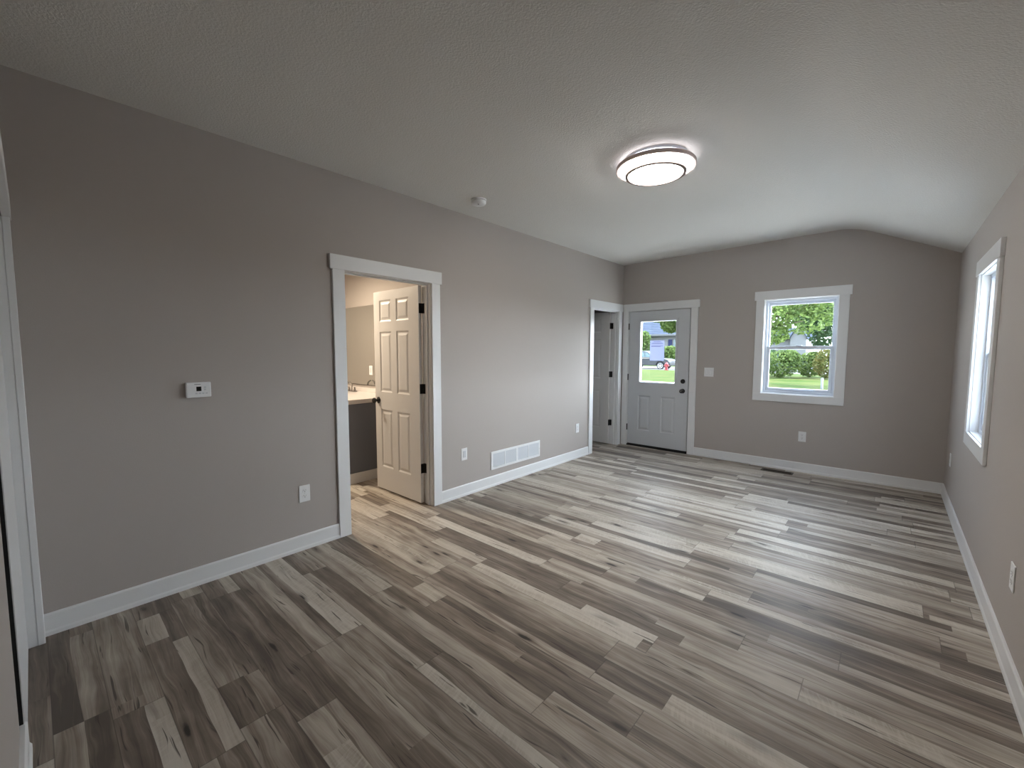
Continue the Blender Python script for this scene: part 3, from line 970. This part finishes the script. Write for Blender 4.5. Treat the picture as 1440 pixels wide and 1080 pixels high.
struct(MB().box(-70, 60, -30, 130, GZ - 0.4, GZ - 0.012).build('ground', M['grass']), 'green lawn outside the windows', 'lawn')
pad = MB().box(-14, 12, L_ + 0.16, 22.0, GZ - 0.02, GZ)  # pale ground added to bounce daylight up through the windows
pad.box(W_ + 0.16, 12, -12, L_ + 0.16, GZ - 0.02, GZ)
struct(pad.build('bounce_pad', M['concrete']), 'added pale concrete pad between house and lawn, bouncing daylight indoors', 'bounce_pad')
struct(MB().box(-70, 60, 37.0, 45.5, GZ - 0.02, GZ - 0.005).build('street', M['street']), 'grey street beyond the lawn', 'street')

def leaves(mb, c, r, n, size, rnd):
    for _ in range(n):
        while True:
            q = Vector((rnd.uniform(-1, 1), rnd.uniform(-1, 1), rnd.uniform(-1, 1)))
            if 0.15 < q.length < 1: break
        q = q.normalized() * (q.length ** 0.5)
        p = Vector((c[0] + q.x * r[0], c[1] + q.y * r[1], c[2] + q.z * r[2]))
        d = Vector((rnd.gauss(0, 1), rnd.gauss(0, 1), rnd.gauss(0, 0.6))).normalized()
        u = d.orthogonal().normalized()
        s = size * rnd.uniform(0.6, 1.25)
        v = d.cross(u)
        k = d * s
        a, b, e = u * s * 0.36, v * s * 0.12, k * 0.45
        mb.add([p - k * 0.6, p - e * 0.1 + a + b, p + k * 0.6, p - e * 0.1 - a + b], [(0, 1, 2), (0, 2, 3)])

def tree(loc, trunk_h, blobs, nper, size, lm, label, group, name='leafy_tree', seed=1, tr=0.14):
    rnd = random.Random(seed)
    t = thing(name, (loc[0], loc[1], GZ - 0.012), label, 'tree' if trunk_h else 'shrub', group)
    tk = MB()
    x, y = loc
    if trunk_h:
        tk.tube([(x, y, GZ - 0.05), (x + 0.05, y, GZ + trunk_h * 0.5), (x - 0.03, y + 0.05, GZ + trunk_h)], [tr * 1.3, tr, tr * 0.75], 10)
        base = (x - 0.03, y + 0.05, GZ + trunk_h * 0.9)
    else:
        base = (x, y, GZ - 0.02)
    for b in blobs:
        c = (x + b[0], y + b[1], GZ + b[2])
        mid = tuple((p + q) / 2 + rnd.uniform(-.1, .1) for p, q in zip(base, c))
        tk.tube([base, mid, c], [tr * 0.55, tr * 0.38, tr * 0.15], 7)
    tk.build('trunk' if trunk_h else 'stems', M['bark'], t)
    lv = MB()
    for b in blobs:
        leaves(lv, (x + b[0], y + b[1], GZ + b[2]), b[3:6], int(nper * b[6] if len(b) > 6 else nper), size, rnd)
    o = lv.build('foliage', lm, t)
    return t

TG = 'trees across the lawn'
tree((-3.6, 23.5), 2.6, [(0.2, 0, 4.6, 1.9, 1.6, 1.5), (2.0, -0.2, 3.6, 1.5, 1.3, 1.0), (1.3, 0.3, 5.2, 1.8, 1.5, 1.2), (3.3, 0.2, 4.3, 1.5, 1.2, 1.2), (2.2, 0, 2.45, 0.9, 0.8, 0.55, .6), (3.6, 0, 3.0, 1.1, 0.8, 0.6, .35), (4.4, 0, 3.9, 0.9, 0.8, 0.9, .5)], 1250, 0.17, M['leaf'],
     'bright green leafy tree reaching over the lawn outside the end window', TG, seed=3)
tree((2.4, 33), 2.6, [(0, 0, 4.2, 2.0, 1.6, 1.9), (-1.9, 0, 2.9, 1.5, 1.2, 1.4), (-1.6, 0.3, 5.0, 1.7, 1.4, 1.3), (-3.2, 0, 3.9, 1.1, 1, 0.9, .6)], 1500, 0.24, M['leaf_dark'],
     'darker green tree behind the hedge at the right of the end window', TG, seed=5)
tree((-6.4, 46), 3.0, [(0, 0, 5.2, 2.8, 2.2, 2.4), (-2.6, 0, 4.2, 2.2, 2.0, 2.0), (2.0, 0.5, 6.6, 2.2, 2.0, 1.6)], 1500, 0.33, M['leaf'],
     'tall tree across the street beside the white gabled house', TG, seed=8)
tree((0.5, 68), 3.0, [(0, 0, 5.6, 3.4, 2.6, 3.0), (-4.0, 0, 5.6, 2.8, 2.2, 2.2), (3.5, 0, 5.0, 3.0, 2.4, 2.6), (-1.5, 1, 8.0, 3.0, 2.4, 2.0)], 1500, 0.42, M['leaf_dark'],
     'large far tree behind the white gabled house', TG, seed=9)
tree((-6.9, 30), 2.8, [(0, 0, 5.2, 1.9, 1.6, 1.4), (-2.2, 0, 4.4, 1.3, 1.3, 0.8), (-1.7, 0, 3.6, 0.7, 0.9, 0.7), (-0.6, 0, 4.0, 1.2, 1, 1)], 1500, 0.20, M['leaf'],
     'leafy tree over the upper right of the entry door glass', TG, seed=11)
HG = 'shrubs along the street side'
for i, (x, y, rx, h, lmk, lb) in enumerate([
        (-3.5, 32.6, 0.95, 1.85, 'leaf_dark', 'dark green shrub at the left end of the hedge outside the end window'),
        (-2.0, 31.0, 0.95, 1.70, 'leaf', 'bright green shrub in the middle of the hedge outside the end window'),
        (-0.75, 32.9, 0.80, 1.60, 'leaf', 'low green shrub beside the yellow one outside the end window'),
        (0.45, 31.2, 0.90, 1.85, 'leaf_warm', 'yellow orange shrub at the right end of the hedge outside the end window'),
        (-19.9, 49.5, 1.15, 4.0, 'leaf', 'tall green shrub before the house at the left of the door glass'),
        (-16.6, 49.0, 1.30, 2.2, 'leaf', 'rounded green shrub under the blue shutter')]):
    tree((x, y), 0, [(0, 0, h * 0.5, rx, 0.8, h * 0.5), (rx * 0.4, 0.1, h * 0.72, rx * 0.6, 0.6, h * 0.3)], 1500 if y < 40 else 900, 0.14 if y < 40 else 0.3, M[lmk], lb, HG, name='shrub', seed=20 + i, tr=0.05)

# houses across the street
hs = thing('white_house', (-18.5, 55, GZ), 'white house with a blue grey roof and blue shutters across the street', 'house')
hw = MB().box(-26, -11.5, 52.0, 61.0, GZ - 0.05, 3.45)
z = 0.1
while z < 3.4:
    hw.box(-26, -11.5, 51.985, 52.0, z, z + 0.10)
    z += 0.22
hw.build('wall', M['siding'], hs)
rf = MB().prism([(51.3, 3.52), (56.5, 6.4), (61.7, 3.52), (61.7, 3.42), (51.3, 3.42)], -26.6, -10.9, 'x')
for k in range(1, 12):
    q = k / 12
    y0, z0 = 51.3 + 5.2 * q, 3.52 + 2.88 * q
    rf.prism([(y0, z0), (y0 + 0.22, z0 + 0.122), (y0, z0 + 0.05)], -26.6, -10.9, 'x')
rf.build('roof', M['roof'], hs)
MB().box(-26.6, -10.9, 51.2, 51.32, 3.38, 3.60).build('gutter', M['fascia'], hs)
wf = MB()
wf.box(-16.95, -15.75, 51.94, 52.0, 1.75, 3.0)
wfo = wf.build('window', M['fascia'], hs)
MB().box(-16.85, -15.85, 51.93, 51.95, 1.85, 2.9).build('pane', M['carglass'], wfo)
for a in (-17.50, -15.70):
    MB().box(a, a + 0.50, 51.93, 51.99, 1.85, 2.95).build('shutter', M['shutter'], hs)
h2 = thing('gabled_house', (-5.6, 58, GZ), 'white gabled house with a pale blue roof seen through the trees', 'house')
MB().box(-9.5, -3.85, 56.2, 62, GZ - 0.05, 2.95).build('wall', M['siding'], h2)
MB().prism([(55.8, 2.92), (59.1, 4.25), (62.4, 2.92)], -9.8, -3.6, 'x').build('roof', M['roof'], h2)
MB().prism([(-5.25, GZ - 0.05), (-3.8, GZ - 0.05), (-3.8, 3.0), (-4.52, 4.36), (-5.25, 3.0)], 55.0, 58.8, 'y').build('gable_wing', M['siding'], h2)
gr_ = MB()
gr_.prism([(-5.42, 2.84), (-4.52, 4.50), (-4.52, 4.38), (-5.32, 2.90)], 54.8, 59, 'y')
gr_.prism([(-3.63, 2.84), (-4.52, 4.50), (-4.52, 4.38), (-3.73, 2.90)], 54.8, 59, 'y')
gr_.build('gable_roof', M['roof'], h2)

# car: sport utility, nose towards +x, built around its own origin (front axle side +x)
def car(name, loc, paint, label, rz=0.0):
    c = thing(name, (0, 0, 0), label, 'car')
    hw_ = 0.90
    side = [(-2.15, 0.42), (-2.25, 0.60), (-2.25, 0.98), (-2.10, 1.05), (0.75, 1.02), (1.85, 0.95), (2.15, 0.86), (2.26, 0.70), (2.26, 0.42), (2.05, 0.30)]
    arch = []
    for cx in (1.45, -1.30):
        for k in range(9):
            a = math.pi * k / 8
            arch.append((cx + 0.39 * math.cos(a), 0.33 + 0.39 * math.sin(a)))
    poly = side + arch[:9] + arch[9:] + [(-2.0, 0.30)]
    b = MB().prism(poly, -hw_, hw_, 'y')
    bd = b.build('body', paint, c, 0.05, 3)
    cab0 = [(-2.12, 1.04), (0.85, 1.02), (0.10, 1.62), (-0.3, 1.68), (-1.7, 1.66), (-1.98, 1.52)]
    vs, fs = [], []
    for yy, ins in ((-0.86, 0), (0.86, 0)):
        for (x, z) in cab0:
            k = 0.0 if z < 1.2 else 0.17
            vs.append((x, yy * (1 - k), z))
    nn = len(cab0)
    fs = [tuple(range(nn)), tuple(reversed(range(nn, 2 * nn)))] + [(i, (i + 1) % nn, (i + 1) % nn + nn, i + nn) for i in range(nn)]
    MB().add(vs, fs).build('cabin', paint, c, 0.04, 3)
    for s in (-1, 1):
        def gp(x, z): return (x, s * (0.868 - (z - 1.04) / 0.6 * 0.147 + 0.002), z)
        for q in ([(-1.80, 1.10), (-0.95, 1.10), (-0.95, 1.55), (-1.62, 1.54)], [(-0.88, 1.10), (-0.05, 1.10), (-0.18, 1.55), (-0.88, 1.56)], [(0.02, 1.10), (0.62, 1.10), (0.10, 1.52), (-0.10, 1.54)]):
            inner = [(x, y - s * 0.03, z) for x, y, z in [gp(*a) for a in q]]
            gl = MB().add([gp(*a) for a in q] + inner, [(0, 1, 2, 3), (4, 7, 6, 5), (0, 4, 5, 1), (1, 5, 6, 2), (2, 6, 7, 3), (3, 7, 4, 0)])
            gl.build('side_window', M['carglass'], c)
    ws = MB().add([(0.80, -0.72, 1.075), (0.80, 0.72, 1.075), (0.20, 0.62, 1.56), (0.20, -0.62, 1.56), (0.76, -0.70, 1.05), (0.76, 0.70, 1.05), (0.16, 0.6, 1.53), (0.16, -0.6, 1.53)],
                  [(0, 1, 2, 3), (7, 6, 5, 4), (0, 4, 5, 1), (1, 5, 6, 2), (2, 6, 7, 3), (3, 7, 4, 0)])
    ws.build('windscreen', M['carglass'], c)
    for s in (-1, 1):
        MB().box(2.05, 2.27, s * 0.55, s * 0.86, 0.70, 0.82).build('headlamp', M['lens'], c, 0.02)
    MB().box(2.18, 2.32, -0.85, 0.85, 0.36, 0.55).build('bumper', M['tyre'], c, 0.03)
    for cx in (1.45, -1.30):
        for s in (-1, 1):
            wv = MB().lathe([(0.22, -0.09), (0.31, -0.10), (0.335, -0.07), (0.335, 0.07), (0.31, 0.10), (0.22, 0.09)], (cx, s * 0.80, 0.335), 'y', 28).build('wheel', M['tyre'], c)
            rm = MB()
            rm.lathe([(0.06, s * 0.085), (0.05, s * 0.108)], (cx, s * 0.80, 0.335), 'y', 16)
            for k in range(5):
                a = 2 * math.pi * k / 5 + 0.3
                rm.tube([(cx, s * 0.80 + s * 0.095, 0.335), (cx + 0.22 * math.cos(a), s * 0.80 + s * 0.10, 0.335 + 0.22 * math.sin(a))], [0.035, 0.045], 8)
            rm.xf(lambda *q: q)
            rr = MB()
            vs, fs = [], []
            for k in range(28):
                a = 2 * math.pi * k / 28
                for r_, d in ((0.20, 0.098), (0.245, 0.103), (0.245, 0.08), (0.20, 0.08)):
                    vs.append((cx + r_ * math.cos(a), s * (0.80 + d), 0.335 + r_ * math.sin(a)))
            for k in range(28):
                for j in range(4):
                    k2, j2 = (k + 1) % 28, (j + 1) % 4
                    fs.append((k * 4 + j, k2 * 4 + j, k2 * 4 + j2, k * 4 + j2))
            rm.add(vs, fs, True)
            rm.build('rim', M['rim'], wv)
    c.location = loc
    c.rotation_euler = (0, 0, rz)
    return c
car('parked_car', (-14.10, 38.9, GZ - 0.005), M['carpaint'], 'dark grey parked car seen through the entry door glass')
car('parked_car', (-3.0, 41.5, GZ - 0.005), M['carblue'], 'pale blue parked car behind the hedge')

hy = thing('fire_hydrant', (-11.5, 36.6, GZ - 0.012), 'red fire hydrant on the lawn beside the grey car', 'hydrant')
HX, HY, HZ = -11.5, 36.6, GZ - 0.012
MB().lathe([(0.17, 0), (0.17, 0.04), (0.11, 0.05), (0.105, 0.48), (0.14, 0.49), (0.14, 0.53)], (HX, HY, HZ), 'z', 20).build('barrel', M['red'], hy)
MB().lathe([(0.125, 0.53), (0.11, 0.60), (0.06, 0.66), (0.035, 0.67), (0.035, 0.72)], (HX, HY, HZ), 'z', 20).build('bonnet', M['red'], hy)
for s in (-1, 1):
    MB().lathe([(0.06, s * 0.09), (0.06, s * 0.17), (0.075, s * 0.17), (0.075, s * 0.20)], (HX, HY, HZ + 0.40), 'x', 14).build('hose_nozzle', M['red'], hy)
MB().lathe([(0.075, -0.09), (0.075, -0.18), (0.09, -0.18), (0.09, -0.21)], (HX, HY, HZ + 0.36), 'y', 14).build('pumper_nozzle', M['red'], hy)

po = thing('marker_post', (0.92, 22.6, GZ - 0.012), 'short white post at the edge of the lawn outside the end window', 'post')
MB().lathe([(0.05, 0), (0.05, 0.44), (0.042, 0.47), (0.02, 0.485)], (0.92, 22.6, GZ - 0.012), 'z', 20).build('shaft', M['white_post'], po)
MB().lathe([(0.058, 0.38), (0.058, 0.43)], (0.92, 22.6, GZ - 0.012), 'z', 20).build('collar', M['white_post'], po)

nt_ = thing('paper_notice', (0.543, yf + 0.026, 1.305), 'letter size paper notice taped on the entry door glass', 'notice')
MB().box(0.437, 0.651, yf + 0.0245, yf + 0.0252, 1.308, 1.602).build('sheet', M['paper'], nt_)
pm = MB()
for z, a, b in ((1.582, .49, .60), (1.566, .47, .62), (1.552, .455, .635), (1.522, .455, .635), (1.512, .455, .60)):
    pm.box(a, b, yf + 0.0243, yf + 0.0245, z, z + 0.005)
pm.build('printed_lines', M['print'], nt_)
